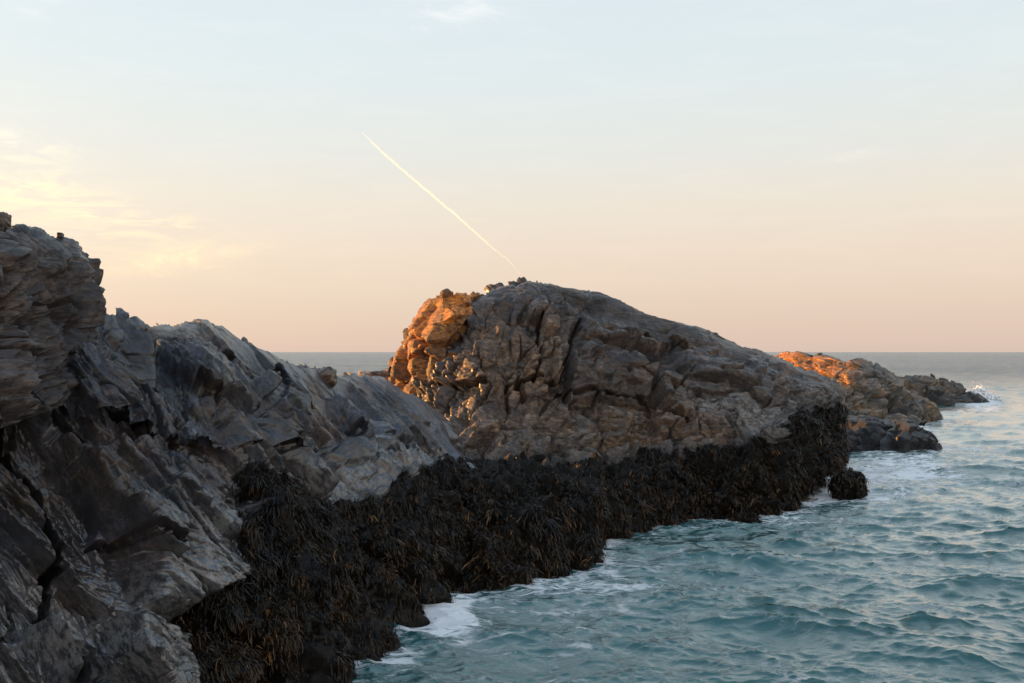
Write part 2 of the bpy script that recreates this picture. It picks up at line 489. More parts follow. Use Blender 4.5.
# ------------------------------------------------------------------ masks traced from the picture
WEED_FORE = [(237, 469), (258, 462), (283, 481), (319, 499), (345, 493), (383, 495), (397, 484), (424, 474), (446, 456), (500, 470), (500, 740),
             (330, 780), (290, 740), (268, 690), (262, 655), (240, 662), (228, 690), (178, 690), (192, 640), (196, 600), (222, 588), (236, 576), (226, 536), (228, 517), (262, 510)]
WEED_MID = [(430, 462), (470, 458), (520, 462), (560, 466), (600, 462), (640, 452), (668, 462), (700, 452), (728, 448), (735, 440), (770, 452), (786, 442), (785, 420), (800, 406), (815, 409), (830, 409), (852, 402), (852, 560), (700, 560), (600, 620), (400, 640)]

# ------------------------------------------------------------------ foreground slope
o = loft('rock_slope',
     [(-330, [(900, 8.0), (683, 9.0), (520, 9.9), (420, 11.0), (330, 12.2)]),
      (0, [(900, 9.3), (683, 10.7), (520, 11.6), (430, 12.4), (372, 13.3)]),
      (100, [(890, 9.9), (683, 11.5), (530, 12.4), (430, 13.5), (352, 14.8)]),
      (200, [(850, 11.0), (683, 12.8), (530, 14.0), (430, 15.4), (372, 17.6)]),
      (250, [(815, 12.0), (683, 13.8), (525, 15.1), (430, 16.9), (366, 19.6)]),
      (300, [(775, 13), (640, 15.0), (505, 16.8), (430, 19), (366, 22.5)]),
      (350, [(740, 14.8), (620, 16.6), (505, 18.6), (440, 21), (375, 25)]),
      (400, [(680, 17), (600, 18.4), (505, 20.3), (445, 23.5), (392, 27)]),
      (435, [(630, 19.5), (560, 21), (495, 22.6), (455, 25), (416, 27.5)]),
      (455, [(612, 20.5), (555, 22.2), (500, 23.5), (470, 25), (448, 27)]),
      (480, [(606, 21.6), (565, 23), (520, 24.5), (500, 25.2), (486, 26)])],
     [(-330, 330), (0, 372), (150, 372), (270, 362), (290, 364), (310, 367), (330, 374), (340, 377), (350, 375), (362, 376), (372, 379), (385, 381), (400, 391), (412, 397), (425, 404), (440, 421), (450, 441), (480, 486)],
     [(-330, 3), (200, 4), (400, 4), (455, 2), (480, .2)], M_FORE, fore_spec(1.0), 3, crest_keep=.93, crest_w=.75, ppu=1.5, segs=[70, 330, 250, 170],
     masks={'weed': [(WEED_FORE, 3, 1.0)], 'damp': [(WEED_FORE, 9, .7)],
            'pale': [([(120, 600), (190, 520), (235, 470), (262, 505), (232, 520), (240, 580), (200, 600), (150, 683), (0, 683), (0, 560)], 25, .75),
                     ([(270, 470), (320, 490), (400, 480), (440, 450), (420, 440), (340, 470), (300, 462)], 10, .8),
                     ([(228, 650), (270, 650), (270, 690), (228, 690)], 6, .8)],
            'warm': [([(150, 400), (330, 380), (330, 440), (240, 450), (150, 430)], 20, .45), ([(0, 420), (100, 440), (90, 500), (0, 500)], 20, .35)]},
     grooves=[([(34, 470), (48, 500), (57, 535), (64, 562), (61, 600), (66, 645), (62, 760)], 6, .5),
              ([(66, 545), (62, 572)], 8, .3),
              ([(112, 532), (135, 538), (158, 549)], 5, .3),
              ([(168, 575), (180, 598), (192, 625)], 4, .3),
              ([(5, 385), (9, 440), (30, 475)], 4, .4),
              ([(48, 420), (62, 433), (82, 440)], 5, .4), ([(77, 382), (98, 391), (121, 406), (156, 421)], 3, .4),
              ([(205, 392), (230, 397), (256, 406)], 3, .4), ([(218, 425), (249, 439)], 3, .4),
              ([(281, 438), (300, 449), (318, 457)], 4, .4), ([(335, 420), (352, 429), (366, 436)], 3, .4), ([(398, 444), (404, 456), (410, 470)], 5, .5)])
tag(o, 'long grey slate slope with foliated slabs running down to the weedy shore', 'rock')

# upper left cliff
CLN = [((.3, -.9, .3), .4), ((.8, -.5, .2), .35), ((.1, -.4, .9), .25)]
o = loft('cliff',
     [(-420, [(450, 9.92), (350, 10.66), (260, 11.41), (200, 12.15)]),
      (0, [(425, 11.41), (350, 12.03), (290, 12.40), (233, 13.14)]),
      (50, [(412, 12.65), (350, 13.14), (300, 13.52), (241, 14.26)]),
      (79, [(392, 13.64), (350, 13.89), (300, 14.14), (250, 14.76)]),
      (92, [(372, 14.38), (345, 14.38), (315, 14.51), (284, 14.88)]),
      (98, [(335, 15.00), (322, 15.00), (312, 15.00), (298, 15.07)])],
     [(-420, 190), (-60, 222), (0, 233), (20, 235), (40, 239), (55, 243), (72, 244), (78, 250), (82, 262), (87, 274), (93, 287), (98, 298)],
     [(-420, 4), (0, 3.4), (60, 2.6), (84, 1.4), (98, .1)], M_CLIFF,
     [dict(fbm=.25, size=2.2, oct=2),
      dict(R=frame((.2, .1, 1), (.5, -.8, .1)), n=CLN, size=(1.5, .9, .7), amp=.22, k=.7, crack=.32, w=.06, tilt=.16),
      dict(R=frame((1, .2, -.3), (.2, -.5, .8)), n=CLN, size=(.6, .36, .28), amp=.10, k=.6, crack=.14, w=.08, tilt=.22, tw=.8),
      dict(R=HORZ, n=CLN, size=(.24, .14, .11), amp=.04, k=.5, crack=.03, w=.12, tilt=.3, tw=.5),
      dict(fbm=.03, size=.25, oct=4, gain=.6)], 21, ppu=1.2, crest_keep=.85,
     masks={'warm': [([(0, 240), (70, 245), (60, 300), (0, 330)], 20, .3)]})
tag(o, 'tall craggy brown cliff block at the left edge of the shore', 'rock')

o = loft('rounded_rock',
     [(66, [(402, 12.99), (375, 13.34), (352, 13.80), (338, 14.38)]),
      (90, [(410, 13.11), (372, 13.46), (338, 13.92), (312, 14.85)]),
      (112, [(410, 13.46), (372, 13.80), (335, 14.27), (310, 15.08)]),
      (140, [(398, 14.38), (372, 14.62), (347, 14.96), (326, 15.66)]),
      (154, [(384, 15.31), (378, 15.31), (372, 15.37), (364, 15.43)])],
     [(66, 335), (90, 309), (100, 307), (115, 310), (128, 316), (140, 325), (148, 338), (154, 362)],
     [(66, 1), (110, 2), (140, 1.2), (154, .1)], M_FORE,
     fore_spec(.7, .6), 33, ppu=1.3, zfloor=2.5)
tag(o, 'rounded grey slab leaning against the foot of the tall cliff block', 'rock')

o = loft('ridge_outcrop',
     [(128, [(425, 14.20), (400, 14.73), (368, 15.58), (338, 16.96)]),
      (160, [(438, 14.42), (402, 15.05), (368, 16.01), (329, 17.81)]),
      (205, [(446, 14.84), (406, 15.58), (366, 16.64), (320, 18.76)]),
      (250, [(446, 16.22), (412, 16.85), (380, 17.81), (345, 19.72)]),
      (290, [(440, 18.02), (417, 18.55), (392, 19.29), (365, 20.88)]),
      (312, [(428, 19.82), (418, 19.93), (406, 20.03), (396, 20.25)])],
     [(128, 338), (140, 331), (160, 328), (174, 329), (182, 324), (196, 320), (208, 320), (214, 326), (222, 325), (234, 334), (250, 344), (258, 349), (268, 352), (278, 357), (288, 363), (300, 374), (312, 396)],
     [(128, 1), (200, 3), (290, 2), (312, .1)], M_FORE, fore_spec(.8, .6), 45, ppu=1.2, crest_keep=.9, crest_w=.8, zfloor=1.5,
     masks={'warm': [([(130, 318), (230, 318), (235, 345), (180, 340), (130, 345)], 8, .7), ([(200, 385), (240, 370), (250, 410), (200, 420)], 15, .5)]},
     grooves=[([(280, 368), (287, 380), (276, 394), (268, 406)], 6, .6), ([(225, 352), (245, 362), (262, 372)], 2.5, .35), ([(196, 380), (215, 392), (245, 400)], 3, .35), ([(150, 350), (143, 375), (150, 400)], 5, .4)])
tag(o, 'broad grey ridge outcrop with reddish crumbly top stones left of the sea gap', 'rock')

# ------------------------------------------------------------------ middle rock
def flank_mask(P):
    return sstep(1.0, 4.2, P[:, 0] + .4 * (P[:, 2] - 5))
def column_mask(P):
    return (1 - flank_mask(P)) * sstep(2.6, 3.7, P[:, 2])
def low_mask(P):
    return (1 - sstep(2.6, 3.7, P[:, 2])) * (1 - .5 * flank_mask(P))

COLN = [((.25, -.95, .2), .45), ((-.85, -.45, .25), .35), ((-.1, -.45, .9), .2)]
FLN = [((.28, -.40, .87), .6), ((.35, -.90, .25), .28), ((-.7, -.6, .4), .12)]
LOWN = [((.1, -.80, .6), .4), ((-.55, -.75, .35), .3), ((.5, -.8, .35), .3)]
MIDSPEC = [dict(fbm=.4, size=4.5, oct=2),
           dict(R=COLM, n=COLN, size=(3.2, 1.3, 1.1), amp=.42, k=.7, crack=.70, w=.055, tilt=.12, mask=column_mask),
           dict(R=COLM, n=COLN, size=(1.2, .62, .5), amp=.19, k=.7, crack=.42, w=.075, tilt=.2, mask=column_mask, tw=.8),
           dict(R=FLANK, n=FLN, size=(4.2, 1.7, .9), amp=.38, k=.75, crack=.60, w=.05, tilt=.10, mask=flank_mask),
           dict(R=FLANK, n=FLN, size=(1.7, .65, .36), amp=.18, k=.7, crack=.40, w=.075, tilt=.18, mask=flank_mask, tw=.8),
           dict(strata=.62, R=HORZ, amp=.22, mask=column_mask), dict(strata=.40, R=FLANK, amp=.17, mask=flank_mask), dict(strata=.7, R=HORZ, amp=.14, mask=low_mask),
           dict(R=HORZ, n=LOWN, size=(2.2, 1.6, 1.3), amp=.36, k=.6, crack=.5, w=.06, tilt=.2, mask=low_mask),
           dict(R=HORZ, n=LOWN, size=(.8, .6, .5), amp=.13, k=.5, crack=.16, w=.09, tilt=.25, mask=low_mask, tw=.7),
           dict(fbm=.07, size=(1.9, .42, .24), R=FLANK, oct=4, gain=.6, ridged=True, mask=flank_mask),
           dict(R=FLANK, n=FLN, size=(.50, .24, .16), amp=.055, k=.5, crack=.06, w=.12, tilt=.3, tw=.6),
           dict(fbm=.05, size=.4, oct=4, gain=.65)]
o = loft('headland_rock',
     [(396, [(570, 26.4), (530, 27), (480, 28.5), (462, 30.5), (440, 33), (420, 36), (404, 38.5)]),
      (450, [(615, 20.9), (575, 21.9), (492, 24.8), (460, 29.5), (412, 32.4), (362, 34.4), (325, 37)]),
      (478, [(615, 20.7), (572, 21.7), (490, 24.8), (460, 29.8), (410, 32.2), (350, 33.6), (299, 36.2)]),
      (500, [(615, 20.6), (570, 21.6), (490, 24.8), (460, 30), (408, 32.2), (345, 33.8), (289, 37)]),
      (560, [(594, 22.6), (552, 23.4), (485, 26.2), (463, 30.5), (408, 32.6), (345, 34.4), (288, 38)]),
      (592, [(585, 23.4), (545, 24.2), (482, 27), (460, 31), (410, 33), (350, 35), (293, 38.5)]),
      (612, [(558, 26.3), (528, 26.9), (485, 28.3), (456, 31.2), (412, 33.2), (354, 35.4), (299, 38.5)]),
      (660, [(540, 28.8), (510, 29.4), (472, 31), (448, 32.3), (412, 33.8), (368, 35.7), (318, 39)]),
      (730, [(535, 29.8), (507, 30.4), (468, 31.6), (441, 32.9), (412, 34.4), (382, 36.2), (342, 40)]),
      (775, [(530, 30.8), (504, 31.2), (462, 32.2), (432, 33.2), (413, 34.6), (396, 36.4), (366, 41)]),
      (796, [(516, 32.4), (499, 32.8), (462, 33.6), (436, 34.6), (422, 35.8), (408, 37.5), (379, 41)]),
      (815, [(478, 34.9), (468, 35), (456, 35.2), (440, 36), (428, 37), (414, 38.5), (390, 41)]),
      (844, [(458, 38), (452, 38), (445, 38.2), (436, 38.6), (428, 39), (420, 39.5), (411, 40.5)])],
     [(396, 404), (430, 360), (452, 322), (466, 306), (479, 299), (490, 293), (500, 290), (518, 285), (528, 282), (547, 285), (565, 289), (582, 291), (600, 294), (614, 299), (628, 306), (641, 312), (660, 318), (680, 323), (696, 325), (706, 329), (714, 332), (726, 340), (740, 346), (757, 350), (770, 357), (780, 361), (800, 369), (822, 379), (836, 390), (842, 399), (846, 411)],
     [(396, 2), (480, 4), (600, 7), (720, 12), (800, 13), (832, 5), (846, .2)], M_MID, MIDSPEC, 57, ppu=1.25, crest_keep=.85,  # unseen back deepened to keep the sun off the low rocks
     masks={'weed': [(WEED_MID, 3, 1.0)], 'damp': [(WEED_MID, 20, .8)],
            'pale': [([(690, 400), (785, 410), (790, 436), (735, 430), (690, 420)], 10, .75), ([(800, 385), (836, 392), (838, 415), (815, 412)], 8, .5), ([(440, 425), (600, 425), (600, 448), (440, 448)], 20, .3)],
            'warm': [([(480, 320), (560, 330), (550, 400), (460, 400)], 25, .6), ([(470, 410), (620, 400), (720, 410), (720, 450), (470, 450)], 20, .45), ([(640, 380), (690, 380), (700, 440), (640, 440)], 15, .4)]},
     grooves=[([(440, 391), (500, 385), (530, 380), (560, 387), (600, 391), (640, 397)], 2.2, .45),
              ([(541, 318), (540, 345), (533, 384)], 1.6, .4), ([(580, 316), (574, 334), (571, 352), (560, 384)], 1.7, .35),
              ([(650, 330), (672, 345), (684, 352)], 4, .35), ([(640, 395), (662, 420), (690, 430)], 5, .4)])
tag(o, 'large humped brown headland rock standing in the middle behind the weedy shelf', 'rock')

LIT = [dict(fbm=.25, size=2.4, oct=2),
       dict(R=COLM, n=COLN, size=(1.8, 1.1, .9), amp=.36, k=.85, crack=.35, w=.05, tilt=.16),
       dict(R=COLM, n=COLN, size=(.8, .55, .5), amp=.14, k=.65, crack=.14, w=.08, tilt=.22, tw=.8),
       dict(fbm=.05, size=.4, oct=4, gain=.6)]
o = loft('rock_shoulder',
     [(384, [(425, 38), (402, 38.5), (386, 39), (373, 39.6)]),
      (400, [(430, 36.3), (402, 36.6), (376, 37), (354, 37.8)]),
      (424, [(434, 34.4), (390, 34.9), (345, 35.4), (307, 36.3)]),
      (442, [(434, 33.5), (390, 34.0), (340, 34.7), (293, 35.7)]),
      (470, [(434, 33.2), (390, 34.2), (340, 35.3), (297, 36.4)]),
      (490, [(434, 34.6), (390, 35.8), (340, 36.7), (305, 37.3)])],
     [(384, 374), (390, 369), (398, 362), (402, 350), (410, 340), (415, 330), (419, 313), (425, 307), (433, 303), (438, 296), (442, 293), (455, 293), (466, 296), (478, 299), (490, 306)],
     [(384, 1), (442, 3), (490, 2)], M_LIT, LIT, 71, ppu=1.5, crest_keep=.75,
     masks={'warm': [([(380, 380), (384, 360), (440, 285), (480, 290), (470, 310), (430, 340), (405, 400)], 8, .85)]})  # orange painted strongest where the sun strikes
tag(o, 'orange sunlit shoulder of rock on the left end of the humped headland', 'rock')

# ------------------------------------------------------------------ far rocks
FARN = [((.05, -.35, .93), .42), ((.2, -.95, .2), .36), ((-.85, -.5, .2), .22)]
FARSPEC = [dict(fbm=.3, size=5, oct=2),
           dict(R=HORZ, n=FARN, size=(3.4, 2.4, .9), amp=.45, k=.8, crack=.6, w=.05, tilt=.14),
           dict(R=HORZ, n=FARN, size=(1.3, .9, .4), amp=.20, k=.7, crack=.25, w=.08, tilt=.2, tw=.8),
           dict(fbm=.14, size=.8, oct=4, gain=.6)]
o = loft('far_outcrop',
     [(768, [(425, 79), (405, 80), (380, 82), (358, 84)]),
      (790, [(428, 74), (402, 76), (380, 78), (353, 80)]),
      (820, [(430, 70), (402, 72), (380, 74), (356, 76)]),
      (848, [(432, 66), (405, 68), (382, 70), (362, 73)]),
      (880, [(432, 66), (410, 69), (390, 72), (368, 77)]),
      (915, [(430, 68), (416, 71), (406, 73), (397, 77)]),
      (935, [(428, 71), (421, 72), (415, 73), (409, 75)]),
      (945, [(426, 73), (425, 73), (424, 73.2), (422, 73.6)])],
     [(768, 358), (778, 354), (796, 352), (806, 354), (813, 356), (822, 355), (832, 358), (840, 360), (846, 362), (852, 359), (863, 359), (869, 363), (874, 365), (880, 369), (888, 373), (899, 383), (910, 394), (918, 399), (927, 405), (938, 411), (945, 421)],
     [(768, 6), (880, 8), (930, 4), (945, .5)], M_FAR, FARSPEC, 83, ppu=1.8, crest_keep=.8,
     masks={'warm': [([(770, 345), (866, 350), (850, 384), (770, 384)], 6, .9)],  # sunlit orange painted onto the top
            'pale': [([(850, 372), (890, 378), (890, 392), (840, 392)], 8, .4)]})
tag(o, 'tan far outcrop with a glowing orange sunlit top behind the headland', 'rock')

o = loft('far_spit',
     [(872, [(410, 95), (400, 96), (392, 97), (384, 99)]),
      (905, [(412, 93), (398, 95), (388, 97), (377, 100)]),
      (940, [(412, 94), (402, 96), (392, 98), (379, 101)]),
      (970, [(409, 97), (404, 98), (399, 99), (392, 101)]),
      (989, [(405, 99), (404, 99.5), (403.5, 100), (402.5, 100.5)])],
     [(872, 384), (893, 380), (905, 377), (915, 376), (926, 376), (938, 379), (948, 382), (957, 384), (968, 391), (980, 397), (989, 402)],
     [(872, 6), (950, 6), (989, 1)], M_SPIT, FARSPEC, 91, ppu=1.8,
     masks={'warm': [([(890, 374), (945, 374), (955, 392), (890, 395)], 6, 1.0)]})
tag(o, 'low dark spit of rock farthest out, reaching into the breaking waves', 'rock')

DK = [dict(fbm=.2, size=2.5, oct=2), dict(R=HORZ, n=FARN, size=(2.4, 1.5, .7), amp=.28, k=.7, tilt=.2, crack=.25, w=.08),
      dict(R=HORZ, n=FLN, size=(.6, .45, .35), amp=.14, k=.6, tilt=.25, crack=.1, w=.1), dict(fbm=.06, size=.5, oct=4)]
o = loft('low_rock',
     [(832, [(456, 50), (442, 51), (430, 52), (421, 54)]),
      (870, [(456, 50), (440, 51), (428, 52.5), (418, 55)]),
      (892, [(454, 51), (444, 51.5), (434, 52.5), (424, 54)]),
      (900, [(452, 52), (448, 52), (444, 52.3), (438, 53)])],
     [(832, 421), (850, 418), (868, 417), (880, 418), (890, 421), (900, 436)],
     [(832, 4), (880, 4), (900, .5)], M_DARK, DK, 101, ppu=1.8)
tag(o, 'flat-topped dark wet rock between the headland and the peaked dark rock', 'rock')
o = loft('low_rock',
     [(880, [(456, 49.6), (448, 50), (442, 50.6), (437, 51.5)]),
      (905, [(457, 49), (446, 49.8), (434, 50.6), (421, 52)]),
      (926, [(455, 49.6), (448, 50.3), (440, 51), (431, 52)]),
      (943, [(451, 51), (450, 51), (449, 51.2), (447, 51.6)])],
     [(880, 437), (890, 429), (898, 422), (905, 420), (913, 421), (920, 427), (928, 432), (936, 440), (943, 447)],
     [(880, 1), (910, 3), (943, .4)], M_DARK, DK, 113, ppu=1.8)
tag(o, 'peaked dark wet rock with foam behind it, right of the flat-topped rock', 'rock')

# ------------------------------------------------------------------ loose stones
def stone_spec(k): return [dict(fbm=.25 * k, size=k, oct=3), dict(R=FOL, size=(.7 * k, .5 * k, .4 * k), amp=.1 * k, tilt=.14 * k, crack=.08 * k, w=.2), dict(fbm=.08 * k, size=.2 * k, oct=4)]
bo_c = ray(848, 486, 34.2)
bo, bo_P, bo_N = lump('boulder', bo_c, (.56, .52, .52), M_DARK, stone_spec(.9), 121, 5, .3, .15, 0, 1.0)
tag(bo, 'small round boulder draped in brown seaweed at the headland foot in the surf', 'boulder')
c = ray(324, 377, 23.6); o, _, _ = lump('boulder', c, (.30, .3, .22), M_MID, stone_spec(.4), 131, 4, .2, .2, .3)
tag(o, 'small reddish brown boulder poking above the ridge in the sea gap', 'boulder')
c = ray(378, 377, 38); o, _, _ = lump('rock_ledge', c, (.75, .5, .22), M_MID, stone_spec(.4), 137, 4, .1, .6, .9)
tag(o, 'flat orange sunlit ledge just left of the sunlit shoulder', 'rock')
def crest_at(key, x, half):
    """highest point of a rock as seen within a narrow band of columns"""
    P = SURF[key]['P'].reshape(-1, 3)
    px = 512 + P[:, 0] / P[:, 1] * FPX
    k = np.where(np.abs(px - x) < half)[0]
    return P[k[np.argmax((P[k, 2] - H) / P[k, 1])]]
c = crest_at('cliff', 2, 4) + np.array([-.02, .03, .025]); o, _, _ = lump('stone_block', c, (.095, .12, .14), M_CLIFF, stone_spec(.13), 141, 4, .1, .8, .3)
tag(o, 'square upright stone block on the highest point of the cliff top', 'stone')
c = crest_at('cliff', 59, 2) + np.array([0, 0, .02]); o, _, _ = lump('stone_block', c, (.045, .05, .045), M_CLIFF, stone_spec(.05), 147, 3, .2, .7, .2)
tag(o, 'tiny square stone alone on the rim of the cliff top', 'stone')

# ------------------------------------------------------------------ seaweed
def seaweed(name, P, N, n, lmin, lmax, wmin, wmax, s, segs=5, parent=None, amber_z=.9, spread=.035):
    """n wet fronds rooted at points drawn from P, hanging down over the rock"""
    r = np.random.default_rng(s)
    per = 16
    kt = r.integers(0, len(P), int(n / per * 1.5))            # tufts, thinned out in patches
    thin = perlin(P[kt].astype(F32) * np.array([2.6, 2.6, 1.5], F32) + 40, s + 21)
    kt = kt[thin > -.22 - .2 * r.random(len(kt))][:n // per]
    n = len(kt) * per
    k = np.repeat(kt, per)
    T = lambda a: np.repeat(a, per, axis=0)
    tl, tc = T(r.random(len(kt))), T(r.random(len(kt)))
    tdir = T(r.normal(0, .42, (len(kt), 3)))
    p = P[k] + r.normal(0, spread, (n, 3)) * (.5 + tl[:, None]); nr = N[k]
    cl = fbm(p.astype(F32) * 2.2, 3, s)                       # clumps
    cl2 = perlin(p.astype(F32) * 4.5 + 8, s + 3)
    L = (lmin + (lmax - lmin) * tl ** 1.6) * (.55 + .6 * r.random(n)) * (1 + 1.2 * np.clip(cl, -.4, .8))
    W = (wmin + (wmax - wmin) * r.random(n)) * (.75 + .5 * tc)
    g = np.array([0, 0, -1.0])
    gt = g - nr * (nr @ g)[:, None]
    gt /= np.linalg.norm(gt, axis=1, keepdims=True) + .25
    side = np.stack([perlin(p.astype(F32) * 1.7 + 3, s + 5), perlin(p.astype(F32) * 1.7 + 13, s + 6), np.zeros(n)], 1) * 1.3
    d = nr * (.15 + .25 * r.random((n, 1)) + .7 * np.clip(cl, 0, 1)[:, None]) + gt * .5 + side + tdir + r.normal(0, .16, (n, 3))
    d /= np.linalg.norm(d, axis=1, keepdims=True)
    rows = []
    wd = np.cross(d, nr) + r.normal(0, .5, (n, 3)); wd /= np.linalg.norm(wd, axis=1, keepdims=True) + 1e-6
    prof = np.interp(np.linspace(0, 1, segs + 1), [0, .3, .75, 1], [.6, 1, 1.1, .35])
    q = p.copy()
    for i in range(segs + 1):
        rows.append(np.stack([q - wd * (W * prof[i] * .5)[:, None], q + wd * (W * prof[i] * .5)[:, None]], 1))
        q = q + d * (L / segs)[:, None]
        d = d * .62 + g * .30 + gt * .35 - nr * .12 + r.normal(0, .17, (n, 3))
        d /= np.linalg.norm(d, axis=1, keepdims=True)
        wd = wd + r.normal(0, .25, (n, 3)); wd -= d * np.sum(wd * d, 1)[:, None]; wd /= np.linalg.norm(wd, axis=1, keepdims=True) + 1e-6
    V = np.stack(rows, 1)                                     # n, segs+1, 2, 3
    base = np.arange(n)[:, None] * (segs + 1) * 2 + np.arange(segs)[None, :] * 2
    Q = np.stack([base, base + 1, base + 3, base + 2], -1).reshape(-1, 4)
    # colours: nearly black, some olive and amber tips nearer the water
    patch = sstep(-.25, .3, perlin(p.astype(F32) * 1.3 + 21, s + 11))
    a = np.clip(.25 + 1.3 * cl2 + .25 * r.random(n) + .35 * tc - .45 * np.clip(p[:, 2] - amber_z, 0, 2), 0, 1)
    dark = np.array([.009, .0055, .003]); olive = np.array([.036, .020, .0075]); amb = np.array([.13, .062, .018])
    col = dark + (olive - dark) * sstep(.2, .8, a)[:, None]
    pick = (r.random(n) < np.where(tc > .85, .4, .05) * (.2 + a))[:, None]
    col = np.where(pick, amb * (.5 + r.random((n, 1))), col)
    col = col * (.6 + .5 * r.random((n, 1))) * (.35 + 1.1 * T(r.random(len(kt)))[:, None] ** 1.5) * (.45 + .75 * patch[:, None])
    tint = np.ones((n, segs + 1, 2, 4)); tint[..., :3] = col[:, None, None, :] * np.linspace(.8, 1.4, segs + 1)[None, :, None, None]
    me = bpy.data.meshes.new(name)
    o = finish(me, name, V.reshape(-1, 3), Q, M_WEED, {'tint': tint.reshape(-1, 4)})
    if parent:
        o.parent = parent; o.matrix_parent_inverse = parent.matrix_world.inverted()
    return o

def weed_points(key, keep=None):
    S = SURF[key]
    m = (S['weed'] > .3 + .4 * np.random.default_rng(2).random(S['weed'].shape)) & S['front'] & (S['P'][..., 2] > -.15)
    if keep is not None: m &= keep(S)
    return S['P'][m], S['N'][m]

P, N = weed_points('rock_slope')
o = seaweed('seaweed', P, N, 110000, .08, .32, .007, .017, 5)
tag(o, 'dark hanging rockweed thickly covering the shore edge of the grey slope', 'seaweed', kind='stuff')
P, N = weed_points('headland_rock')
o = seaweed('seaweed', P, N, 110000, .09, .34, .009, .024, 6, spread=.05)
tag(o, 'blackish brown rockweed over the low shelf and foot of the humped headland', 'seaweed', kind='stuff')
bpy.context.view_layer.update()
m = bo_N[:, 2] > -.5
seaweed('seaweed', bo_P[m], bo_N[m], 2600, .12, .3, .02, .045, 8, parent=bo)['kind'] = 'stuff'

# ------------------------------------------------------------------ sea
def ocean_tile(L, n, kmin, kmax, peak, wdir, spread, rms, seed, chop, slope=3.55):
    r = np.random.default_rng(seed)
    k = np.fft.fftfreq(n, L / n) * 2 * np.pi
    kx, ky = np.meshgrid(k, k, indexing='ij')
    kk = np.hypot(kx, ky); kk[0, 0] = 1e-6
    kp = 2 * np.pi / peak
    S = np.where(kk > kmin, np.exp(-1.0 * (kp / kk) ** 2) / kk ** slope, 0) * np.exp(-(kk / kmax) ** 2)
    th = np.arctan2(ky, kx)
    S = S * (.10 + np.abs(np.cos((th - wdir))) ** spread)
    hk = np.sqrt(S) * (r.normal(size=kk.shape) + 1j * r.normal(size=kk.shape))
    hk[0, 0] = 0
    h = np.fft.ifft2(hk).real
    sc = rms / h.std(); hk = hk * sc
    h = h * sc
    dx = np.fft.ifft2(1j * kx / kk * hk).real * chop
    dy = np.fft.ifft2(1j * ky / kk * hk).real * chop
    gx = np.gradient(dx, L / n, axis=0); gy = np.gradient(dy, L / n, axis=1); gxy = np.gradient(dx, L / n, axis=1)
    J = (1 + gx) * (1 + gy) - gxy ** 2
    return np.stack([dx, dy, h, J], -1), L, n

def sample(tile, x, y):
    T, L, n = tile
    fx = (x / L * n) % n; fy = (y / L * n) % n
    ix = np.floor(fx).astype(int) % n; iy = np.floor(fy).astype(int) % n
    a = (fx - np.floor(fx))[..., None]; b = (fy - np.floor(fy))[..., None]
    jx = (ix + 1) % n; jy = (iy + 1) % n
    return (T[ix, iy] * (1 - a) + T[jx, iy] * a) * (1 - b) + (T[ix, jy] * (1 - a) + T[jx, jy] * a) * b

SHORE = [ray(x, y, 5 * FPX / (y - HOR))[:2] for x, y in
         [(240, 790), (310, 683), (345, 640), (400, 632), (435, 600), (470, 590), (515, 582), (560, 566), (590, 558), (600, 536), (655, 520), (700, 516), (760, 514), (800, 506), (832, 498), (846, 470)]]
SHORE2 = [ray(x, y, 5 * FPX / (y - HOR))[:2] for x, y in [(835, 448), (880, 449), (905, 450), (943, 449)]]
SHORE3 = [ray(x, y, 5 * FPX / (y - HOR))[:2] for x, y in [(850, 424), (915, 417), (944, 422)]]
SHORE4 = [ray(x, y, 5 * FPX / (y - HOR))[:2] for x, y in [(900, 402), (950, 403), (989, 402.5)]]

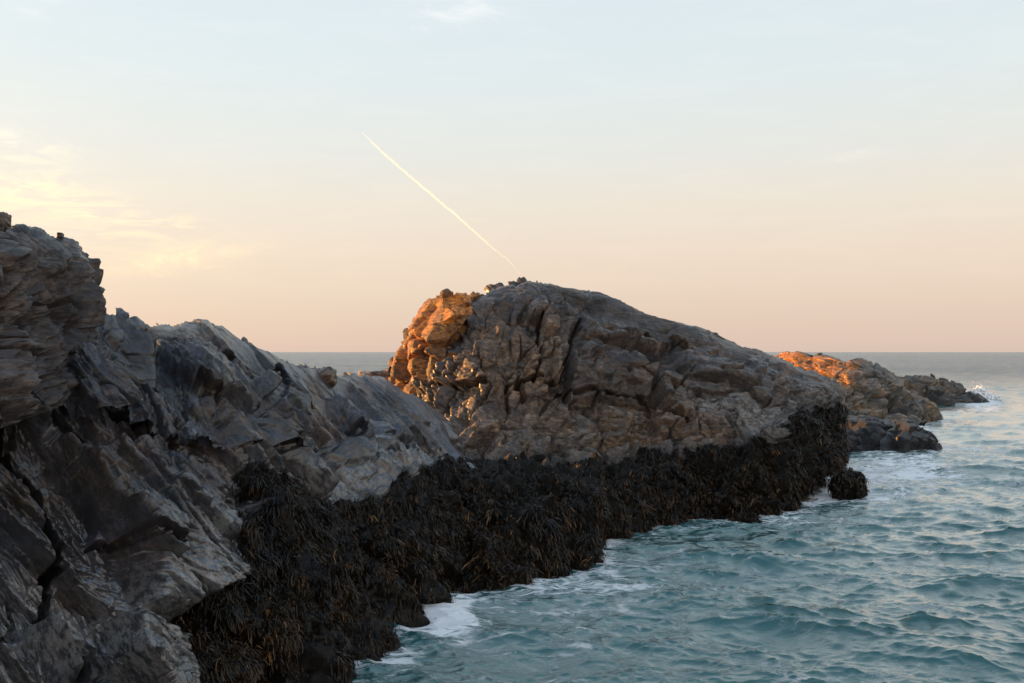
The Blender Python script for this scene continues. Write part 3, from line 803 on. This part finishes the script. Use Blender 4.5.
def sea_material():
    m, t = new_mat('sea_water')
    out = t.n('ShaderNodeOutputMaterial'); b = t.n('ShaderNodeBsdfPrincipled')
    pos = t.n('ShaderNodeNewGeometry').outputs['Position']
    foam = t.attr('foam'); milk = t.attr('milk')
    base = t.mix(milk, (.0002, .066, .064), (.05, .16, .16))
    wv = t.mapping(pos, scale=(.7, 1.6, 1))
    wr = t.n('ShaderNodeTexNoise'); t.l(wv, wr.inputs['Vector']); wr.inputs['Scale'].default_value = .9; wr.inputs['Detail'].default_value = 5
    warp = t.n('ShaderNodeVectorMath', operation='MULTIPLY_ADD')
    t.l(wr.outputs['Color'], warp.inputs[0]); warp.inputs[1].default_value = (1.6, 1.6, 0); t.l(wv, warp.inputs[2])
    def lace(scale, wdt):
        vo = t.n('ShaderNodeTexVoronoi', feature='DISTANCE_TO_EDGE'); t.l(warp.outputs[0], vo.inputs['Vector'])
        vo.inputs['Scale'].default_value = scale
        return t.remap(vo.outputs['Distance'], 0, wdt, 1, 0)
    lc = t.math('MAXIMUM', lace(1.3, .20), t.math('MULTIPLY', lace(3.6, .3), .8))
    fn = t.noise(warp.outputs[0], 1.5, 7, .68)
    fine = t.noise(warp.outputs[0], 9, 5, .7)
    fm = t.math('ADD', t.math('MULTIPLY', foam, 1.05), t.math('MULTIPLY', t.math('SUBTRACT', fn, .5), 1.1))
    fm = t.math('ADD', fm, t.math('MULTIPLY', t.math('SUBTRACT', lc, .5), .5))
    fm = t.math('ADD', fm, t.math('MULTIPLY', t.math('SUBTRACT', fine, .5), .45))
    fm = t.math('MULTIPLY', t.remap(fm, .38, .82), t.remap(foam, .02, .15))
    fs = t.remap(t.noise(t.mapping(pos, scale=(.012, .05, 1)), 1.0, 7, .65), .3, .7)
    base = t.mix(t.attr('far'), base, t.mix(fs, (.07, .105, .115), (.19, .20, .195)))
    col = t.mix(t.math('MULTIPLY', fm, .95), base, (.80, .80, .80))
    t.l(col, b.inputs['Base Color'])
    t.l(t.math('ADD', t.remap(fm, 0, 1, .05, .55), t.math('MULTIPLY', t.attr('far'), .22)), b.inputs['Roughness'])
    b.inputs['IOR'].default_value = 1.33
    b.inputs['Coat Weight'].default_value = 1; b.inputs['Coat IOR'].default_value = 1.45; b.inputs['Coat Roughness'].default_value = .05
    far = t.attr('far'); t.l(t.math('MULTIPLY', t.remap(fm, 0, .5, 1, 0), t.math('SUBTRACT', 1, far)), b.inputs['Coat Weight'])
    hgt = t.math('ADD', t.math('MULTIPLY', t.noise(t.mapping(pos, scale=(.8, 1.5, 1)), 5.5, 6, .62), .017), t.math('MULTIPLY', t.noise(pos, 18, 3, .6), .008))
    hgt = t.math('ADD', hgt, t.math('MULTIPLY', fm, .03))
    far = t.attr('far')
    hgt = t.math('ADD', hgt, t.math('MULTIPLY', far, t.math('MULTIPLY', t.noise(t.mapping(pos, scale=(.6, 1.6, 1)), .45, 5, .65), 1.5)))
    bp = t.n('ShaderNodeBump'); bp.inputs['Strength'].default_value = .8; bp.inputs['Distance'].default_value = 1.0
    t.l(hgt, bp.inputs['Height']); t.l(bp.outputs[0], b.inputs['Normal']); t.l(bp.outputs[0], b.inputs['Coat Normal'])
    t.l(b.outputs[0], out.inputs[0])
    return m

def build_sea():
    tA = ocean_tile(46.0, 512, .1, 7, 7.5, math.radians(76), 3.0, .075, 3, 1.25, 4.0)
    tB = ocean_tile(19.0, 512, .3, 60, 2.2, math.radians(102), 3.0, .043, 4, 1.6, 3.85)
    # rows by picture row, columns by bearing; coarse skirts all round
    yy = np.concatenate([np.linspace(1150, 700, 120, endpoint=False), np.linspace(700, 352.6, 560)])
    d = 5 * FPX / (yy - HOR)
    d = np.concatenate([d, [16000, 45000, 80000]])
    ang = np.tan(np.radians(np.linspace(-36, 40, 880)))
    D = d[None, :]; X = ang[:, None] * D; Yv = np.broadcast_to(D, X.shape)
    a = sample(tA, X, Yv)
    c, s = math.cos(.43), math.sin(.43)
    b = sample(tB, X * c - Yv * s, X * s + Yv * c)
    bd = np.stack([b[..., 0] * c + b[..., 1] * s, -b[..., 0] * s + b[..., 1] * c, b[..., 2]], -1)
    fa = (1 - sstep(250, 1500, D))[..., None]; fb = (1 - sstep(35, 120, D))[..., None]
    sh = np.full(X.shape, 1e9)
    for L in (SHORE, SHORE2, SHORE3, SHORE4):
        sh = np.minimum(sh, polydist(X, Yv, L, False))
    calm = (.45 + .55 * sstep(0, 5, sh))[..., None]
    off = a[..., :3] * fa * calm + bd * fb * (.7 + .3 * calm)
    far_amp = (1 + .8 * sstep(50, 160, D))[..., None]
    off[..., 2:] *= far_amp
    P = np.stack([X, Yv, np.zeros_like(X)], -1) + off
    J = np.minimum(a[..., 3], 1) - .6 * (1 - b[..., 3]) * fb[..., 0]
    flat = np.stack([X, Yv, np.zeros_like(X)], -1).reshape(-1, 3).astype(F32)
    nz = fbm(flat * np.array([.10, .2, 1], F32), 4, 9).reshape(X.shape)
    nz2 = fbm(flat * np.array([.35, .6, 1], F32), 4, 19).reshape(X.shape)
    foam = .95 * np.exp(-np.clip(sh - .35, 0, None) / .55) * (.60 + 1.5 * nz2)
    foam = np.maximum(foam, (.42 + .9 * nz) * np.exp(-sh / 6.0))
    foam = np.maximum(foam, (.13 + .8 * nz + .3 * nz2) * (1 - sstep(40, 90, D)))
    foam = np.maximum(foam, .55 * sstep(.50, .05, J) * (1 - .4 * sstep(60, 200, D)))
    # surf between the headland and the far rocks
    xs = 512 + X / D * FPX; ys = HOR + 5 * FPX / D
    surf = np.exp(-(((xs - 900) / 75) ** 2 + ((ys - 470) / 28) ** 2)) * .72
    surf = np.maximum(surf, np.exp(-(((xs - 985) / 26) ** 2 + ((ys - 404) / 10) ** 2)) * .8)
    surf = np.maximum(surf, np.exp(-(((xs - 900) / 60) ** 2 + ((ys - 428) / 8) ** 2)) * .6)
    surf = np.maximum(surf, np.exp(-(((xs - 448) / 34) ** 2 + ((ys - 618) / 26) ** 2)) * 1.0)
    surf = np.maximum(surf, np.exp(-(((xs - 830) / 14) ** 2 + ((ys - 488) / 14) ** 2)) * 1.0)
    surf = np.maximum(surf, np.exp(-(((xs - 880) / 50) ** 2 + ((ys - 500) / 10) ** 2)) * .6)
    surf = np.maximum(surf, np.exp(-(((xs - 585) / 45) ** 2 + ((ys - 580) / 12) ** 2)) * .5)
    surf = np.maximum(surf, np.exp(-(((xs - 390) / 40) ** 2 + ((ys - 655) / 22) ** 2)) * .5)
    foam = np.clip(np.maximum(foam, surf * (.9 + 1.3 * nz2)), 0, 1)
    milk = np.clip(.8 * np.exp(-sh / 9.0) * (.75 + .8 * nz) + .3 * surf - .1 + .5 * nz, 0, 1)
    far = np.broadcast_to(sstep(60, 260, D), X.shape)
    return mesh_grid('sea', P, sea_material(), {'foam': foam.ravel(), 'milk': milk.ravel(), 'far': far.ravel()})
o = build_sea()
tag(o, 'choppy teal sea with foam along the rocks', kind='structure')

# spray thrown up where a wave breaks on the far spit
def spray(name, blobs, seed):
    r = np.random.default_rng(seed); Vs, Qs, k = [], [], 0
    bm = bmesh.new(); bmesh.ops.create_icosphere(bm, subdivisions=1, radius=1)
    v0 = np.array([v.co[:] for v in bm.verts]); q0 = np.array([[v.index for v in f.verts] for f in bm.faces]); bm.free()
    for c, rad, n, size in blobs:
        for i in range(n):
            p = np.array(c) + r.normal(0, 1, 3) * np.array(rad)
            p[2] = abs(p[2])
            Vs.append(v0 * size * (.4 + r.random()) + p); Qs.append(q0 + k); k += len(v0)
    m, t = new_mat('sea_foam')
    out = t.n('ShaderNodeOutputMaterial'); b = t.n('ShaderNodeBsdfPrincipled'); t.l(b.outputs[0], out.inputs[0])
    b.inputs['Base Color'].default_value = (.8, .8, .8, 1); b.inputs['Roughness'].default_value = .8
    return finish(bpy.data.meshes.new(name), name, np.concatenate(Vs), np.concatenate(Qs), m)
o = spray('sea_spray', [(ray(980, 395, 103.5), (.28, .3, .30), 260, .17), (ray(985, 398, 103), (.6, .5, .14), 220, .13), (ray(980, 391, 103.5), (.5, .4, .3), 90, .045)], 3)
tag(o, 'burst of white spray where a wave breaks beyond the far spit', 'spray', kind='stuff')

# ------------------------------------------------------------------ contrail
def contrail():
    pts = [(362, 132), (379, 149), (398, 166), (419, 184), (439, 201), (458, 217), (477, 234), (494, 249), (509, 261), (520, 274)]
    d0 = [9000, 9300, 9700, 10100, 10600, 11100, 11700, 12200, 12600, 13200]
    rad = [.5, 1.05, 1.25, 1.25, 1.2, 1.1, .9, .65, .42, .2]
    x = np.linspace(0, 9, 260)
    px = pchip(range(10), [p[0] for p in pts], x); py = pchip(range(10), [p[1] for p in pts], x)
    dd = pchip(range(10), d0, x); rr = pchip(range(10), rad, x)
    Cn = np.stack([(px - 512) / FPX * dd, dd, H - (py - HOR) / FPX * dd], 1)
    w = np.stack([x * 3, x * 0, x * 0], 1).astype(F32)
    rr = rr * dd / FPX * (1 + .25 * fbm(w, 3, 5)) * .95
    Cn += np.stack([fbm(w * .8, 3, 6), 0 * x, fbm(w * .8, 3, 7)], 1) * 16
    T = np.gradient(Cn, axis=0); T /= np.linalg.norm(T, axis=1, keepdims=True)
    a = np.cross(T, [0, 0, 1.0]); a /= np.linalg.norm(a, axis=1, keepdims=True); b = np.cross(a, T)
    th = np.linspace(0, 2 * np.pi, 17)
    P = Cn[:, None, :] + rr[:, None, None] * (np.cos(th)[None, :, None] * a[:, None, :] + np.sin(th)[None, :, None] * b[:, None, :])
    m, t = new_mat('contrail_vapour')
    out = t.n('ShaderNodeOutputMaterial')
    v = t.n('ShaderNodeVolumeScatter'); v.inputs['Color'].default_value = (.50, .82, 1, 1)
    v.inputs['Density'].default_value = .04; v.inputs['Anisotropy'].default_value = .3
    t.l(v.outputs[0], out.inputs['Volume'])
    return mesh_grid('contrail', P, m)
tag(contrail(), 'thin white aircraft contrail slanting across the sky above the humped rock', 'contrail')

# ------------------------------------------------------------------ sky and sun
def build_world():
    w = bpy.data.worlds.new('World'); C.world = w; w.use_nodes = True
    t = NT(w.node_tree)
    out = t.n('ShaderNodeOutputWorld'); bg = t.n('ShaderNodeBackground')
    sky = t.n('ShaderNodeTexSky', sky_type='NISHITA')
    sky.sun_disc = False
    sky.sun_elevation = math.radians(SUN_EL); sky.sun_rotation = math.radians(SUN_AZ)
    sky.altitude = 0; sky.air_density = 1.0; sky.dust_density = .6; sky.ozone_density = 1.0
    bg.inputs[1].default_value = .12
    # direction of the sky: bearing from the view axis and elevation, both in degrees
    d = t.n('ShaderNodeTexCoord').outputs['Generated']
    sp = t.n('ShaderNodeSeparateXYZ'); t.l(d, sp.inputs[0])
    az = t.math('MULTIPLY', t.math('ARCTAN2', sp.outputs[0], sp.outputs[1]), 57.2958)
    el = t.math('MULTIPLY', t.math('ARCSINE', sp.outputs[2]), 57.2958)
    K = .99 / (.12 * 2)
    # thin dawn haze and high veil: pink at the horizon, cream, pale blue, deeper blue overhead
    e01 = t.math('DIVIDE', el, 90, clamp=True)
    def g(e, c): return (e / 90, tuple(v for v in c))
    hz = t.ramp(e01, [g(0, (.65, .51, .455)), g(2, (.69, .54, .475)), g(5, (.79, .63, .53)), g(8, (.81, .71, .61)), g(11, (.77, .755, .71)),
                      g(15, (.73, .79, .795)), g(20, (.70, .785, .83)), g(35, (.60, .73, .83)), g(90, (.42, .62, .95))])
    wz = t.mix(.86, sky.outputs[0], t.mix(1, hz, (K, K, K), 'MULTIPLY'))
    def gauss(a0, sa, e0, se, rot=0):
        da = t.math('SUBTRACT', az, a0); de = t.math('SUBTRACT', el, e0)
        c, s = math.cos(math.radians(rot)), math.sin(math.radians(rot))
        u = t.math('ADD', t.math('MULTIPLY', da, c / sa), t.math('MULTIPLY', de, s / sa))
        v = t.math('ADD', t.math('MULTIPLY', da, -s / se), t.math('MULTIPLY', de, c / se))
        r2 = t.math('ADD', t.math('MULTIPLY', u, u), t.math('MULTIPLY', v, v))
        return t.math('POWER', 2.71828, t.math('MULTIPLY', r2, -1))
    def add(f, c):
        nonlocal wz
        wz = t.mix(f, wz, tuple(v * K for v in c), 'ADD')
    # glow round the low sun and on the left
    add(gauss(-84, 32, 4, 14), (1.3, .75, .30))
    # added front fill: warm bright sky behind the camera, opposite the sun
    for a0 in (120, 165, -165):
        add(gauss(a0, 34, 14, 20), (.40, .32, .27))
    add(gauss(-31, 9, 8.5, 4), (.02, .01, -.02))
    # cirrus wisps, drawn out along the wind
    cv = t.n('ShaderNodeCombineXYZ'); t.l(az, cv.inputs[0]); t.l(el, cv.inputs[1])
    st = t.mapping(cv.outputs[0], rot=(0, 0, math.radians(-9)), scale=(.10, .55, 1))
    wisp = t.remap(t.noise(st, 1.6, 8, .62, .9), .42, .72)
    fine = t.remap(t.noise(t.mapping(cv.outputs[0], rot=(0, 0, math.radians(16)), scale=(.16, .75, 1)), 1.5, 8, .66, 1.0), .43, .66)
    puff = t.remap(t.noise(t.mapping(cv.outputs[0], rot=(0, 0, math.radians(12)), scale=(.3, .7, 1)), 1.4, 7, .6, .8), .4, .66)
    add(t.math('MULTIPLY', gauss(-25, 4.6, 7.8, 1.9, -20), t.math('ADD', .02, fine)), (.17, .135, -.05))
    add(t.math('MULTIPLY', gauss(-20.5, 3.4, 6.9, .75, -8), fine), (.24, .17, -.01))
    add(t.math('MULTIPLY', gauss(-18, 3.0, 5.1, .6, 10), t.math('ADD', .25, t.math('MULTIPLY', puff, .75))), (.36, .23, .02))
    add(t.math('MULTIPLY', gauss(-27, 3, 10.6, .5, -4), fine), (.14, .12, .04))
    add(t.math('MULTIPLY', gauss(-3.0, 3.6, 18.8, 1.0, 14), t.math('ADD', .15, t.math('MULTIPLY', puff, .8))), (.15, .10, .07))
    add(t.math('MULTIPLY', gauss(-25.6, 1.0, 18.0, 1.0), puff), (.14, .10, .06))
    add(t.math('MULTIPLY', gauss(18.6, 1.6, 10.5, .28, 3), t.math('ADD', .3, fine)), (.10, .09, .06))
    add(t.math('MULTIPLY', gauss(24.5, 1.6, 18.4, .4, 10), fine), (.08, .05, .03))
    add(t.math('MULTIPLY', t.math('MULTIPLY', wisp, t.remap(el, 1, 6)), t.remap(el, 40, 18)), (.02, .015, .01))
    t.l(wz, bg.inputs[0])
    t.l(bg.outputs[0], out.inputs[0])
build_world()

sd = bpy.data.lights.new('sun', 'SUN'); so = bpy.data.objects.new('sun', sd); COL.objects.link(so)
sd.energy = 5.0; sd.angle = math.radians(.5); sd.color = (1.0, .46, .13)
az, el = math.radians(SUN_AZ), math.radians(SUN_EL)
to_sun = Vector((math.sin(az) * math.cos(el), math.cos(az) * math.cos(el), math.sin(el)))
so.rotation_euler = to_sun.to_track_quat('Z', 'Y').to_euler()
so.location = (-30, 10, 20)

# ------------------------------------------------------------------ render settings
vs = C.view_settings
vs.view_transform = 'Standard'; vs.look = 'None'; vs.gamma = 1; vs.use_curve_mapping = False
vs.exposure = EXPO
C.render.engine = 'CYCLES'
C.cycles.use_denoising = True
C.cycles.max_bounces = 6
C.cycles.volume_bounces = 3
C.cycles.transparent_max_bounces = 8
